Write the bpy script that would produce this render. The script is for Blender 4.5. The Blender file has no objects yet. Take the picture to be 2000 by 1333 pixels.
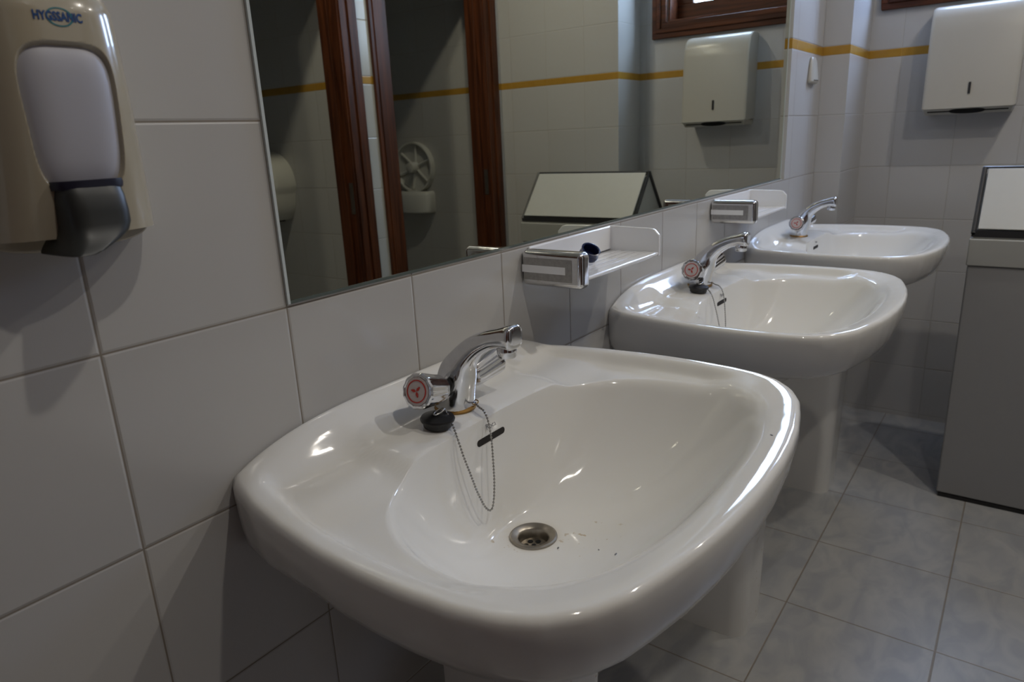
import bpy, bmesh, math, random
from mathutils import Vector, Matrix
from math import sin, cos, pi, radians, sqrt

random.seed(4)
S = bpy.context.scene
COL = S.collection

# ------------------------------------------------------------------ camera
F_PX = 1356.8
CAM = Vector((-0.4595, -0.6574, 1.1880))
YAW, PITCH, ROLL = radians(36.8466), radians(-16.2177), radians(-2.7139)
fw = Vector((cos(PITCH)*cos(YAW), cos(PITCH)*sin(YAW), sin(PITCH)))
rt = Vector((sin(YAW), -cos(YAW), 0))
up = rt.cross(fw)
rt2 = cos(ROLL)*rt + sin(ROLL)*up
up2 = -sin(ROLL)*rt + cos(ROLL)*up
cd = bpy.data.cameras.new('camera')
cam = bpy.data.objects.new('camera', cd)
COL.objects.link(cam)
cam.matrix_world = Matrix(((rt2.x, up2.x, -fw.x, CAM.x), (rt2.y, up2.y, -fw.y, CAM.y), (rt2.z, up2.z, -fw.z, CAM.z), (0, 0, 0, 1)))
cd.sensor_width = 36
cd.lens = F_PX/2000*36
cd.clip_start = 0.02
cd.dof.use_dof = True
cd.dof.focus_distance = 0.95
cd.dof.aperture_fstop = 9.0
S.camera = cam

# ------------------------------------------------------------------ world, exposure
w = bpy.data.worlds.new('world')
S.world = w
w.use_nodes = True
w.node_tree.nodes['Background'].inputs[0].default_value = (0.35, 0.55, 1.0, 1)
w.node_tree.nodes['Background'].inputs[1].default_value = 0.8
S.view_settings.view_transform = 'Standard'
S.view_settings.look = 'None'
S.view_settings.gamma = 1
S.view_settings.use_curve_mapping = False
S.view_settings.exposure = 0.0
LAMP_W = (5.1, 7.2, 5.6)       # watts of the ceiling lamps, nearest first
LAMP_COL = (1.0, 0.935, 0.835)
WINDOW_E = 30.0
WINDOW_COL = (0.42, 0.60, 1.0)
# lamps are built further down, each lamp's light inside its own builder


# ------------------------------------------------------------------ materials
def new_mat(name):
    m = bpy.data.materials.new(name)
    m.use_nodes = True
    return m, m.node_tree, m.node_tree.nodes['Principled BSDF']


def N(nt, typ, **kw):
    n = nt.nodes.new(typ)
    for k, v in kw.items():
        setattr(n, k, v)
    return n


def mth(nt, op, a, b=None, c=None, clamp=False):
    n = N(nt, 'ShaderNodeMath', operation=op)
    n.use_clamp = clamp
    for i, v in enumerate((a, b, c)):
        if v is None:
            continue
        if isinstance(v, (int, float)):
            n.inputs[i].default_value = v
        else:
            nt.links.new(v, n.inputs[i])
    return n.outputs[0]


def mixc(nt, fac, a, b):
    n = N(nt, 'ShaderNodeMix', data_type='RGBA')
    for sock, v in ((n.inputs[0], fac), (n.inputs[6], a), (n.inputs[7], b)):
        if isinstance(v, (int, float)):
            sock.default_value = v
        elif isinstance(v, tuple):
            sock.default_value = (*v, 1)
        else:
            nt.links.new(v, sock)
    return n.outputs[2]


def pmat(name, col, rough=0.4, metal=0.0, noise=0.0, scale=20, bump=0.0, coat=0.0, rvar=0.0, spec=0.5):
    m, nt, b = new_mat(name)
    b.inputs['Roughness'].default_value = rough
    b.inputs['Metallic'].default_value = metal
    b.inputs['Coat Weight'].default_value = coat
    b.inputs['Specular IOR Level'].default_value = spec
    tc = N(nt, 'ShaderNodeTexCoord')
    nz = N(nt, 'ShaderNodeTexNoise')
    nz.inputs['Scale'].default_value = scale
    nz.inputs['Detail'].default_value = 5
    nt.links.new(tc.outputs['Object'], nz.inputs['Vector'])
    f = nz.outputs['Fac']
    dark = tuple(c*(1-noise) for c in col)
    nt.links.new(mixc(nt, f, dark, col), b.inputs['Base Color'])
    if rvar:
        r = mth(nt, 'MULTIPLY_ADD', f, rvar, rough-rvar*0.5, clamp=True)
        nt.links.new(r, b.inputs['Roughness'])
    if bump:
        bp = N(nt, 'ShaderNodeBump')
        bp.inputs['Strength'].default_value = bump
        bp.inputs['Distance'].default_value = 0.001
        nt.links.new(f, bp.inputs['Height'])
        nt.links.new(bp.outputs[0], b.inputs['Normal'])
    return m


def line_mask(nt, coord, off, size, half):
    """1 on a grout line of the grid, 0 on the tile, soft edge; also the bevel height"""
    a = mth(nt, 'SUBTRACT', coord, off)
    a = mth(nt, 'DIVIDE', a, size)
    a = mth(nt, 'FRACT', a)
    a = mth(nt, 'SUBTRACT', a, 0.5)
    a = mth(nt, 'ABSOLUTE', a)
    d = mth(nt, 'SUBTRACT', 0.5, a)
    d = mth(nt, 'MULTIPLY', d, size)
    return d


def smooth(nt, v, lo, hi, inv=False):
    n = N(nt, 'ShaderNodeMapRange', interpolation_type='SMOOTHSTEP')
    n.inputs[1].default_value = lo
    n.inputs[2].default_value = hi
    n.inputs[3].default_value = 1.0 if inv else 0.0
    n.inputs[4].default_value = 0.0 if inv else 1.0
    nt.links.new(v, n.inputs[0])
    return n.outputs[0]


def tile_mat(name, axis, off, col, grout, stripe=True, rough=0.2):
    m, nt, b = new_mat(name)
    g = N(nt, 'ShaderNodeNewGeometry')
    sp = N(nt, 'ShaderNodeSeparateXYZ')
    nt.links.new(g.outputs['Position'], sp.inputs[0])
    u = sp.outputs[axis]
    z = sp.outputs[2]
    # the listello sits between two courses: above it everything is 30 mm higher
    abv = mth(nt, 'GREATER_THAN', z, 1.433)
    zz = mth(nt, 'SUBTRACT', z, mth(nt, 'MULTIPLY', abv, 0.030))
    du = line_mask(nt, u, off, 0.2, 0)
    dz = line_mask(nt, zz, 1.018, 0.2, 0)
    ons = mth(nt, 'MULTIPLY', mth(nt, 'GREATER_THAN', z, 1.4185), mth(nt, 'LESS_THAN', z, 1.4475))
    # inside the stripe the vertical joints keep going
    d = mth(nt, 'MINIMUM', du, dz)
    gm = smooth(nt, d, 0.0006, 0.0013, inv=True)
    hgt = smooth(nt, d, 0.0006, 0.0032)
    nz = N(nt, 'ShaderNodeTexNoise')
    nz.inputs['Scale'].default_value = 2.2
    nt.links.new(g.outputs['Position'], nz.inputs['Vector'])
    cu = mth(nt, 'FLOOR', mth(nt, 'DIVIDE', mth(nt, 'SUBTRACT', u, off), 0.2))
    cz = mth(nt, 'FLOOR', mth(nt, 'DIVIDE', mth(nt, 'SUBTRACT', zz, 1.018), 0.2))
    cb = N(nt, 'ShaderNodeCombineXYZ')
    nt.links.new(cu, cb.inputs[0])
    nt.links.new(cz, cb.inputs[1])
    wn = N(nt, 'ShaderNodeTexWhiteNoise', noise_dimensions='3D')
    nt.links.new(cb.outputs[0], wn.inputs['Vector'])
    c2 = tuple(c*0.955 for c in col)
    base = mixc(nt, wn.outputs['Value'], c2, col)
    base = mixc(nt, mth(nt, 'MULTIPLY', nz.outputs['Fac'], 0.25), base, tuple(c*0.93 for c in col))
    base = mixc(nt, gm, base, grout)
    if stripe:
        sn = N(nt, 'ShaderNodeTexNoise')
        sn.inputs['Scale'].default_value = 30
        nt.links.new(g.outputs['Position'], sn.inputs['Vector'])
        yel = mixc(nt, sn.outputs['Fac'], (0.38, 0.20, 0.025), (0.46, 0.26, 0.045))
        base = mixc(nt, ons, base, yel)
    nt.links.new(base, b.inputs['Base Color'])
    r = mth(nt, 'MULTIPLY_ADD', gm, 0.6, rough, clamp=True)
    nt.links.new(r, b.inputs['Roughness'])
    nz2 = N(nt, 'ShaderNodeTexNoise')
    nz2.inputs['Scale'].default_value = 9
    nt.links.new(g.outputs['Position'], nz2.inputs['Vector'])
    hh = mth(nt, 'MULTIPLY_ADD', nz2.outputs['Fac'], 0.18, hgt)
    bp = N(nt, 'ShaderNodeBump')
    bp.inputs['Strength'].default_value = 1.0
    bp.inputs['Distance'].default_value = 0.0006
    nt.links.new(hh, bp.inputs['Height'])
    nt.links.new(bp.outputs[0], b.inputs['Normal'])
    return m


def floor_mat():
    m, nt, b = new_mat('floor_tiles')
    g = N(nt, 'ShaderNodeNewGeometry')
    sp = N(nt, 'ShaderNodeSeparateXYZ')
    nt.links.new(g.outputs['Position'], sp.inputs[0])
    dx = line_mask(nt, sp.outputs[0], 1.8454, 0.334, 0)
    dy = line_mask(nt, sp.outputs[1], -0.2807, 0.334, 0)
    d = mth(nt, 'MINIMUM', dx, dy)
    gm = smooth(nt, d, 0.0008, 0.0019, inv=True)
    mp = N(nt, 'ShaderNodeMapping')
    mp.inputs['Scale'].default_value = (5, 9, 5)
    mp.inputs['Rotation'].default_value = (0, 0, 0.5)
    nt.links.new(g.outputs['Position'], mp.inputs[0])
    nz = N(nt, 'ShaderNodeTexNoise')
    nz.inputs['Scale'].default_value = 1.6
    nz.inputs['Detail'].default_value = 9
    nz.inputs['Distortion'].default_value = 1.2
    nt.links.new(mp.outputs[0], nz.inputs['Vector'])
    f = smooth(nt, nz.outputs['Fac'], 0.3, 0.72)
    c = mixc(nt, f, (0.30, 0.305, 0.31), (0.395, 0.39, 0.375))
    sn = N(nt, 'ShaderNodeTexNoise')
    sn.inputs['Scale'].default_value = 3
    nt.links.new(g.outputs['Position'], sn.inputs['Vector'])
    gc = mixc(nt, sn.outputs['Fac'], (0.20, 0.15, 0.11), (0.24, 0.215, 0.18))
    c = mixc(nt, gm, c, gc)
    nt.links.new(c, b.inputs['Base Color'])
    b.inputs['Roughness'].default_value = 0.38
    bp = N(nt, 'ShaderNodeBump')
    bp.inputs['Distance'].default_value = 0.001
    nt.links.new(smooth(nt, d, 0.0006, 0.003), bp.inputs['Height'])
    nt.links.new(bp.outputs[0], b.inputs['Normal'])
    return m


def wood_mat(name, vertical=True):
    m, nt, b = new_mat(name)
    g = N(nt, 'ShaderNodeNewGeometry')
    mp = N(nt, 'ShaderNodeMapping')
    mp.inputs['Scale'].default_value = (40, 40, 2.2) if vertical else (40, 2.2, 40)
    nt.links.new(g.outputs['Position'], mp.inputs[0])
    nz = N(nt, 'ShaderNodeTexNoise')
    nz.inputs['Scale'].default_value = 1.5
    nz.inputs['Detail'].default_value = 6
    nz.inputs['Distortion'].default_value = 0.8
    nt.links.new(mp.outputs[0], nz.inputs['Vector'])
    f = smooth(nt, nz.outputs['Fac'], 0.3, 0.7)
    nt.links.new(mixc(nt, f, (0.042, 0.012, 0.005), (0.115, 0.034, 0.012)), b.inputs['Base Color'])
    b.inputs['Roughness'].default_value = 0.42
    b.inputs['Specular IOR Level'].default_value = 0.3
    return m


def emit_mat(name, col, e):
    m, nt, b = new_mat(name)
    b.inputs['Base Color'].default_value = (0.8, 0.8, 0.8, 1)
    b.inputs['Emission Color'].default_value = (*col, 1)
    b.inputs['Emission Strength'].default_value = e
    b.inputs['Roughness'].default_value = 0.4
    return m


GROUT2 = (0.40, 0.38, 0.35)
TILE = (0.50, 0.49, 0.475)
GROUT = (0.23, 0.20, 0.165)
M = dict(
    tile_x=tile_mat('wall_tiles_along', 0, 0.0, TILE, GROUT),
    tile_y=tile_mat('wall_tiles_across', 1, 0.0, TILE, GROUT2),
    tile_r=tile_mat('wall_tiles_opposite', 0, 0.0, TILE, GROUT2),
    floor=floor_mat(),
    wood=wood_mat('reddish_door_wood'),
    woodh=wood_mat('reddish_window_wood', False),
    ceil=pmat('ceiling_paint', (0.78, 0.77, 0.75), 0.9),
    plaster=pmat('plaster', (0.7, 0.68, 0.64), 0.9),
    chrome=pmat('chrome', (0.80, 0.80, 0.81), 0.12, 1.0, noise=0.22, scale=90, rvar=0.16),
    dullchrome=pmat('scaled_chrome', (0.50, 0.49, 0.48), 0.38, 1.0, noise=0.40, scale=160, bump=0.3),
    steel=pmat('stained_steel', (0.42, 0.38, 0.32), 0.35, 1.0, noise=0.4, scale=60),
    rubber=pmat('black_rubber', (0.012, 0.012, 0.013), 0.35, noise=0.3),
    black=pmat('black_void', (0.004, 0.004, 0.004), 0.9),
    darkslot=pmat('dark_slot', (0.012, 0.008, 0.005), 0.8),
    brass=pmat('tarnished_brass', (0.42, 0.24, 0.07), 0.4, 0.8, noise=0.5, scale=120),
    chain=pmat('chain_metal', (0.40, 0.39, 0.37), 0.3, 1.0),
    cream=pmat('cream_plastic', (0.42, 0.375, 0.285), 0.20, noise=0.03, scale=6, coat=0.5),
    soapwin=pmat('lilac_soap_window', (0.44, 0.44, 0.49), 0.45, noise=0.06, scale=12),
    charcoal=pmat('charcoal_plastic', (0.022, 0.024, 0.023), 0.42, noise=0.15),
    navy=pmat('navy_plastic', (0.008, 0.014, 0.06), 0.25),
    enamel=pmat('white_enamel', (0.47, 0.445, 0.385), 0.28, noise=0.03, scale=5),
    binlight=pmat('pale_grey_plastic', (0.48, 0.48, 0.455), 0.45, noise=0.05, scale=40),
    bingrey=pmat('grey_bin_body', (0.31, 0.308, 0.306), 0.5, noise=0.05, scale=30),
    bincol=pmat('grey_bin_collar', (0.38, 0.38, 0.36), 0.45, noise=0.05, scale=30),
    darktrim=pmat('dark_trim', (0.03, 0.03, 0.032), 0.3),
    blue=pmat('blue_print', (0.0, 0.05, 0.20), 0.4),
    teal=pmat('teal_print', (0.01, 0.16, 0.19), 0.4),
    red=pmat('red_print', (0.45, 0.03, 0.02), 0.4),
    bluemark=pmat('blue_mark', (0.02, 0.05, 0.4), 0.4),
    disc=pmat('pinkish_disc', (0.52, 0.46, 0.45), 0.3),
    greyprint=pmat('grey_print', (0.13, 0.13, 0.14), 0.5),
    rollwhite=pmat('white_roll_plastic', (0.62, 0.61, 0.56), 0.35),
    silicone=pmat('yellowed_sealant', (0.52, 0.45, 0.30), 0.6, noise=0.3, scale=50),
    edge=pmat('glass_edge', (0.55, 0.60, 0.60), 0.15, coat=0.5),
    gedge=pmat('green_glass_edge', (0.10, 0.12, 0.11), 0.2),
    shelf=pmat('shelf_porcelain', (0.85, 0.86, 0.89), 0.15, coat=0.5),
)


def porcelain_mat():
    m, nt, b = new_mat('basin_porcelain')
    tc = N(nt, 'ShaderNodeTexCoord')
    sp = N(nt, 'ShaderNodeSeparateXYZ')
    nt.links.new(tc.outputs['Object'], sp.inputs[0])
    # limescale around the drain: brownish specks with a shape of their own
    vo = N(nt, 'ShaderNodeTexNoise')
    vo.inputs['Scale'].default_value = 95
    vo.inputs['Detail'].default_value = 2
    nt.links.new(tc.outputs['Object'], vo.inputs['Vector'])
    spk = smooth(nt, vo.outputs['Fac'], 0.665, 0.72)

    def blob(cx, cy, r):
        dx = mth(nt, 'SUBTRACT', sp.outputs[0], cx)
        dy = mth(nt, 'SUBTRACT', sp.outputs[1], cy)
        d = mth(nt, 'SQRT', mth(nt, 'ADD', mth(nt, 'MULTIPLY', dx, dx), mth(nt, 'MULTIPLY', dy, dy)))
        return smooth(nt, d, r*0.4, r, inv=True)
    area = mth(nt, 'MAXIMUM', blob(0.03, -0.26, 0.062), blob(-0.035, -0.172, 0.03))
    low = smooth(nt, sp.outputs[2], 0.71, 0.73, inv=True)
    spk = mth(nt, 'MULTIPLY', mth(nt, 'MULTIPLY', spk, area), low)
    c = mixc(nt, mth(nt, 'MULTIPLY', spk, 0.65), (0.74, 0.73, 0.70), (0.40, 0.27, 0.10))
    ring = mth(nt, 'MULTIPLY', blob(0.0, -0.19, 0.046), low)
    c = mixc(nt, mth(nt, 'MULTIPLY', ring, 0.35), c, (0.52, 0.42, 0.27))
    nt.links.new(c, b.inputs['Base Color'])
    b.inputs['Roughness'].default_value = 0.075
    b.inputs['Specular IOR Level'].default_value = 0.6
    nz = N(nt, 'ShaderNodeTexNoise')
    nz.inputs['Scale'].default_value = 14
    nt.links.new(tc.outputs['Object'], nz.inputs['Vector'])
    bp = N(nt, 'ShaderNodeBump')
    bp.inputs['Strength'].default_value = 0.12
    bp.inputs['Distance'].default_value = 0.002
    nt.links.new(nz.outputs['Fac'], bp.inputs['Height'])
    nt.links.new(bp.outputs[0], b.inputs['Normal'])
    return m


def mirror_mat():
    m, nt, b = new_mat('mirror_silver')
    b.inputs['Metallic'].default_value = 1
    b.inputs['Roughness'].default_value = 0.012
    g = N(nt, 'ShaderNodeNewGeometry')
    nz = N(nt, 'ShaderNodeTexNoise')
    nz.inputs['Scale'].default_value = 3
    nt.links.new(g.outputs['Position'], nz.inputs['Vector'])
    nt.links.new(mixc(nt, nz.outputs['Fac'], (0.65, 0.66, 0.555), (0.69, 0.695, 0.59)), b.inputs['Base Color'])
    return m


M['porcelain'] = porcelain_mat()
M['mirror'] = mirror_mat()
M['lamp'] = emit_mat('lamp_glow', LAMP_COL, 1.0)


def window_glow():
    """frosted pane lit from outside, its blue glow varied only by noise"""
    m, nt, b = new_mat('frosted_daylight_glass')
    b.inputs['Base Color'].default_value = (0.3, 0.35, 0.45, 1)
    b.inputs['Roughness'].default_value = 0.35
    g = N(nt, 'ShaderNodeNewGeometry')
    nz = N(nt, 'ShaderNodeTexNoise')
    nz.inputs['Scale'].default_value = 4
    nt.links.new(g.outputs['Position'], nz.inputs['Vector'])
    nt.links.new(mixc(nt, nz.outputs['Fac'], WINDOW_COL, (0.5, 0.66, 1.0)), b.inputs['Emission Color'])
    b.inputs['Emission Strength'].default_value = WINDOW_E
    return m


M['pane'] = window_glow()


# ------------------------------------------------------------------ mesh helpers
class MB:
    def __init__(s):
        s.v = []
        s.f = []

    def add(s, vs, fs):
        o = len(s.v)
        s.v += [tuple(p) for p in vs]
        s.f += [tuple(i+o for i in f) for f in fs]
        return s

    def box(s, x0, x1, y0, y1, z0, z1):
        vs = [(x, y, z) for x in (x0, x1) for y in (y0, y1) for z in (z0, z1)]
        s.add(vs, [(0, 1, 3, 2), (4, 6, 7, 5), (0, 4, 5, 1), (2, 3, 7, 6), (0, 2, 6, 4), (1, 5, 7, 3)])
        return s

    def loft(s, rings, cap0=True, cap1=True, closed=True):
        n = len(rings[0])
        vs = [p for r in rings for p in r]
        fs = []
        for i in range(len(rings)-1):
            for j in range(n if closed else n-1):
                k = (j+1) % n
                fs.append((i*n+j, i*n+k, (i+1)*n+k, (i+1)*n+j))
        if cap0:
            fs.append(tuple(range(n))[::-1])
        if cap1:
            fs.append(tuple((len(rings)-1)*n+j for j in range(n)))
        return s.add(vs, fs)

    def lathe(s, prof, seg=40, mat=None, cap0=True, cap1=True, flute=0.0, nfl=0):
        """prof: (radius, height) pairs about the local z axis, placed by mat"""
        rings = []
        for r, h in prof:
            ring = []
            for j in range(seg):
                a = 2*pi*j/seg
                rr = r*(1-flute*(0.5-0.5*cos(nfl*a))) if flute else r
                p = Vector((rr*cos(a), rr*sin(a), h))
                ring.append(mat @ p if mat else p)
            rings.append(ring)
        return s.loft(rings, cap0, cap1)

    def build(s, name, mat, parent=None, smooth=True, bevel=0, angle=35, seg=3):
        me = bpy.data.meshes.new(name)
        me.from_pydata(s.v, [], s.f)
        bm = bmesh.new()
        bm.from_mesh(me)
        bmesh.ops.remove_doubles(bm, verts=bm.verts, dist=1e-6)
        bmesh.ops.recalc_face_normals(bm, faces=bm.faces)
        bm.to_mesh(me)
        bm.free()
        o = bpy.data.objects.new(name, me)
        COL.objects.link(o)
        me.materials.append(mat)
        if bevel:
            b = o.modifiers.new('bevel', 'BEVEL')
            b.width = bevel
            b.segments = seg
            b.limit_method = 'ANGLE'
        if smooth:
            me.polygons.foreach_set('use_smooth', [True]*len(me.polygons))
            try:
                me.set_sharp_from_angle(angle=radians(angle))
            except Exception:
                pass
            if bevel:
                wn = o.modifiers.new('wn', 'WEIGHTED_NORMAL')
                wn.keep_sharp = False
        if parent:
            o.parent = parent
        return o


def axis_mat(origin, direction):
    d = Vector(direction).normalized()
    q = Vector((0, 0, 1)).rotation_difference(d)
    return Matrix.Translation(Vector(origin)) @ q.to_matrix().to_4x4()


def tube(path, rad, seg=10):
    """rings along a path"""
    rings = []
    n = len(path)
    prev = None
    for i in range(n):
        a = Vector(path[max(i-1, 0)])
        b = Vector(path[min(i+1, n-1)])
        t = (b-a).normalized()
        if prev is None:
            ref = Vector((0, 0, 1)) if abs(t.z) < 0.9 else Vector((1, 0, 0))
            nrm = t.cross(ref).normalized()
        else:
            nrm = (prev - t*prev.dot(t)).normalized()
        prev = nrm
        bn = t.cross(nrm)
        r = rad[i] if isinstance(rad, (list, tuple)) else rad
        rings.append([Vector(path[i]) + r*(cos(2*pi*j/seg)*nrm+sin(2*pi*j/seg)*bn) for j in range(seg)])
    return rings


def catmull(pts, n):
    pts = [Vector(p) for p in pts]
    out = []
    P = [pts[0]*2-pts[1]] + pts + [pts[-1]*2-pts[-2]]
    for i in range(1, len(P)-2):
        for k in range(n):
            t = k/n
            a, b, c, d = P[i-1], P[i], P[i+1], P[i+2]
            out.append(0.5*((2*b)+(c-a)*t+(2*a-5*b+4*c-d)*t*t+(3*b-a-3*c+d)*t**3))
    out.append(pts[-1])
    return out


def empty(name, loc, label, cat, group=None):
    o = bpy.data.objects.new(name, None)
    COL.objects.link(o)
    o.location = loc
    o.empty_display_size = 0.05
    o['label'] = label
    o['category'] = cat
    if group:
        o['group'] = group
    return o


def tag(o, label, cat, group=None):
    o['label'] = label
    o['category'] = cat
    if group:
        o['group'] = group
    return o


def struct(o, label=None):
    o['kind'] = 'structure'
    if label:
        o['label'] = label
        o['category'] = o.name.split('_')[0]
    return o


def copy_tree(o, parent=None):
    c = o.copy()
    COL.objects.link(c)
    if parent:
        c.parent = parent
        c.matrix_parent_inverse = o.matrix_parent_inverse
    for ch in list(o.children):
        copy_tree(ch, c)
    return c


def text_mesh(name, body, size, mat, parent, matrix, extrude=0.0002, xscale=1.0, bold=0.0):
    cu = bpy.data.curves.new(name, 'FONT')
    cu.body = body
    cu.size = size
    cu.align_x = 'CENTER'
    cu.align_y = 'CENTER'
    cu.extrude = extrude
    cu.offset = bold
    tmp = bpy.data.objects.new(name+'_tmp', cu)
    COL.objects.link(tmp)
    bpy.context.view_layer.update()
    dg = bpy.context.evaluated_depsgraph_get()
    me = bpy.data.meshes.new_from_object(tmp.evaluated_get(dg))
    bpy.data.objects.remove(tmp)
    me.transform(Matrix.Diagonal((xscale, 1, 1, 1)))
    me.materials.clear()
    me.materials.append(mat)
    o = bpy.data.objects.new(name, me)
    COL.objects.link(o)
    o.matrix_local = matrix
    o.parent = parent
    return o


# ------------------------------------------------------------------ the room
XF, XL, XB = 2.32, 2.44, 2.66     # corner pier, right pier, back wall
YR = -1.465                       # cubicle front wall
YS = -0.09                        # pier depth next to mirror wall
YT = -0.83
H = 2.5
XN = -1.05                         # wall behind the camera
MA = radians(0.4)                 # the mirror sits very slightly out of true

# wall with the mirror: a shallow rebate holds the glass
b = MB()
MX0, MX1, MZ0, MZ1 = 0.0, 1.938, 1.0215, 1.92
b.box(XN, MX0, 0, 0.12, 0, H)
b.box(MX1, XB+0.15, 0, 0.12, 0, H)
b.box(MX0, MX1, 0, 0.12, 0, MZ0)
b.box(MX0, MX1, 0, 0.12, MZ1, H)
b.box(MX0, MX1, 0.04, 0.12, MZ0, MZ1)
struct(b.build('wall_left', M['tile_x'], smooth=False), 'white tiled wall carrying the mirror and the basins')

b = MB()
b.box(XF, XB+0.15, YS, 0.0, 0, H)
struct(b.build('wall_corner', M['tile_y'], smooth=False), 'shallow tiled pier in the far left corner')

# back wall with window opening
WY0, WY1, WZ0, WZ1 = -0.70, -0.185, 1.645, 2.28
b = MB()
b.box(XB, XB+0.15, YT-0.3, WY0, 0, H)
b.box(XB, XB+0.15, WY1, YS, 0, H)
b.box(XB, XB+0.15, WY0, WY1, 0, WZ0)
b.box(XB, XB+0.15, WY0, WY1, WZ1, H)
struct(b.build('wall_back', M['tile_y'], smooth=False), 'far tiled wall with the window and towel dispenser')
b = MB()
b.box(XL, XB, YR-0.08, YT, 0, H)
struct(b.build('wall_alcove', M['tile_y'], smooth=False), 'tiled pier right of the window, seen in the mirror')

# right wall with two cubicle doorways
D1 = (0.82, 1.445)
D2 = (1.683, 2.318)
DH = 2.03
b = MB()
ty = 0.075
b.box(XN, D1[0], YR-ty, YR, 0, H)
b.box(D1[1], D2[0], YR-ty, YR, 0, H)
b.box(D2[1], XL, YR-ty, YR, 0, H)
b.box(D1[0], D1[1], YR-ty, YR, DH, H)
b.box(D2[0], D2[1], YR-ty, YR, DH, H)
struct(b.build('wall_right', M['tile_r'], smooth=False), 'tiled cubicle front wall seen in the mirror')
for nm, x0, x1 in (('wall_cubicle_near', 0.55, 0.65), ('wall_cubicle_middle', 1.58, 1.66), ('wall_cubicle_far', 2.45, 2.55)):
    b = MB()
    b.box(x0, x1, -2.6, YR-ty, 0, H)
    struct(b.build(nm, M['tile_y'], smooth=False), 'tiled side wall of a toilet cubicle')
b = MB()
b.box(0.55, 2.55, -2.7, -2.6, 0, H)
struct(b.build('wall_cubicle_rear', M['tile_x'], smooth=False), 'rear tiled wall of the toilet cubicles')
b = MB()
b.box(XN-0.1, XN, -2.7, 0.12, 0, H)
struct(b.build('wall_front', M['tile_y'], smooth=False), 'tiled wall behind the camera')
b = MB()
b.box(XN-0.1, XB+0.15, -2.7, 0.12, -0.1, 0)
struct(b.build('floor', M['floor'], smooth=False), 'grey marbled floor tiles')
b = MB()
b.box(XN-0.1, XB+0.15, -2.7, 0.12, H, H+0.1)
struct(b.build('ceiling', M['ceil'], smooth=False), 'white ceiling')


def casing(mb, x0, x1, z1, w, y, t, ins):
    """moulded architrave round a doorway, on the plane y, t thick; ins = how far it laps in"""
    for (a0, a1, tt) in ((0.0, 0.45, t*0.6), (0.45, 0.8, t), (0.8, 1.0, t*0.75)):
        mb.box(x0-w*a1, x0-w*a0, y, y+tt, 0, z1+w*a1)
        mb.box(x1+w*a0, x1+w*a1, y, y+tt, 0, z1+w*a1)
        mb.box(x0-w*a0, x1+w*a0, y, y+tt, z1+w*a0, z1+w*a1)


for i, (d, wd) in enumerate(((D1, 0.080), (D2, 0.092))):
    e = empty('door_%d' % (i+1), ((d[0]+d[1])/2, YR, 0), ('reddish wooden doorway of the nearer cubicle', 'reddish wooden doorway of the farther cubicle')[i], 'door')
    e['kind'] = 'structure'
    cx = (d[0]+d[1])/2
    b = MB()
    casing(b, d[0]-cx, d[1]-cx, DH, wd, 0.0, 0.016, 0)
    b.build('architrave', M['wood'], e, smooth=False, bevel=0.002, seg=2)
    b = MB()
    for sx, x in ((1, d[0]-cx), (-1, d[1]-cx)):
        b.box(min(x, x+sx*0.008), max(x, x+sx*0.008), -ty-0.012, 0.004, 0, DH)
        b.box(min(x+sx*.006, x+sx*0.022), max(x+sx*.006, x+sx*0.022), -ty-0.012, -0.035, 0, DH)
    b.box(d[0]-cx, d[1]-cx, -ty-0.012, 0.004, DH-0.008, DH)
    b.build('jamb', M['wood'], e, smooth=False, bevel=0.0015, seg=2)
    b = MB()
    x = d[1]-cx-0.008
    b.box(x-0.002, x, -0.030, -0.008, 0.93, 1.05)
    b.build('strike_plate', M['steel'], e, smooth=False)

# added dark doors, unseen, to cut bounce light and darken the basin skirt's reflections
e = empty('door_3', (-0.35, YR, 0), 'unseen dark wooden door added beside the camera to cut bounce light', 'door')
e['kind'] = 'structure'
b = MB()
casing(b, -0.40, 0.40, DH, 0.080, 0.0, 0.016, 0)
b.build('architrave', M['wood'], e, smooth=False, bevel=0.002, seg=2)
b = MB()
b.box(-0.40, 0.40, 0.0, 0.006, 0.0, DH)
for z0, z1 in ((0.15, 0.95), (1.10, 1.88)):
    b.box(-0.28, 0.28, 0.005, 0.012, z0, z1)
b.build('door_leaf', M['wood'], e, smooth=False, bevel=0.003, seg=2)
e = empty('door_4', (XN, -0.75, 0), 'unseen dark wooden door added behind the camera for the basin to reflect', 'door')
e['kind'] = 'structure'
b = MB()
b.box(0.0, 0.006, -0.45, 0.45, 0.0, DH)
for z0, z1 in ((0.15, 0.95), (1.10, 1.88)):
    b.box(0.005, 0.012, -0.32, 0.32, z0, z1)
for y0 in (-0.53, 0.45):
    b.box(0.0, 0.016, y0, y0+0.08, 0.0, DH+0.08)
b.box(0.0, 0.016, -0.45, 0.45, DH, DH+0.08)
b.build('door_leaf', M['wood'], e, smooth=False, bevel=0.003, seg=2)

# window
e = empty('window_1', (XB, (WY0+WY1)/2, WZ0), 'reddish wooden window high in the far wall', 'window')
e['kind'] = 'structure'
cy = (WY0+WY1)/2
hw_ = (WY1-WY0)/2
hz = WZ1-WZ0


def rect_frame(mb, x0, x1, hy, z0, z1, w):
    """picture frame in the yz plane: outer half width hy, bar width w"""
    mb.box(x0, x1, -hy, hy, z0, z0+w)
    mb.box(x0, x1, -hy, hy, z1-w, z1)
    mb.box(x0, x1, -hy, -hy+w, z0+w, z1-w)
    mb.box(x0, x1, hy-w, hy, z0+w, z1-w)


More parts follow.
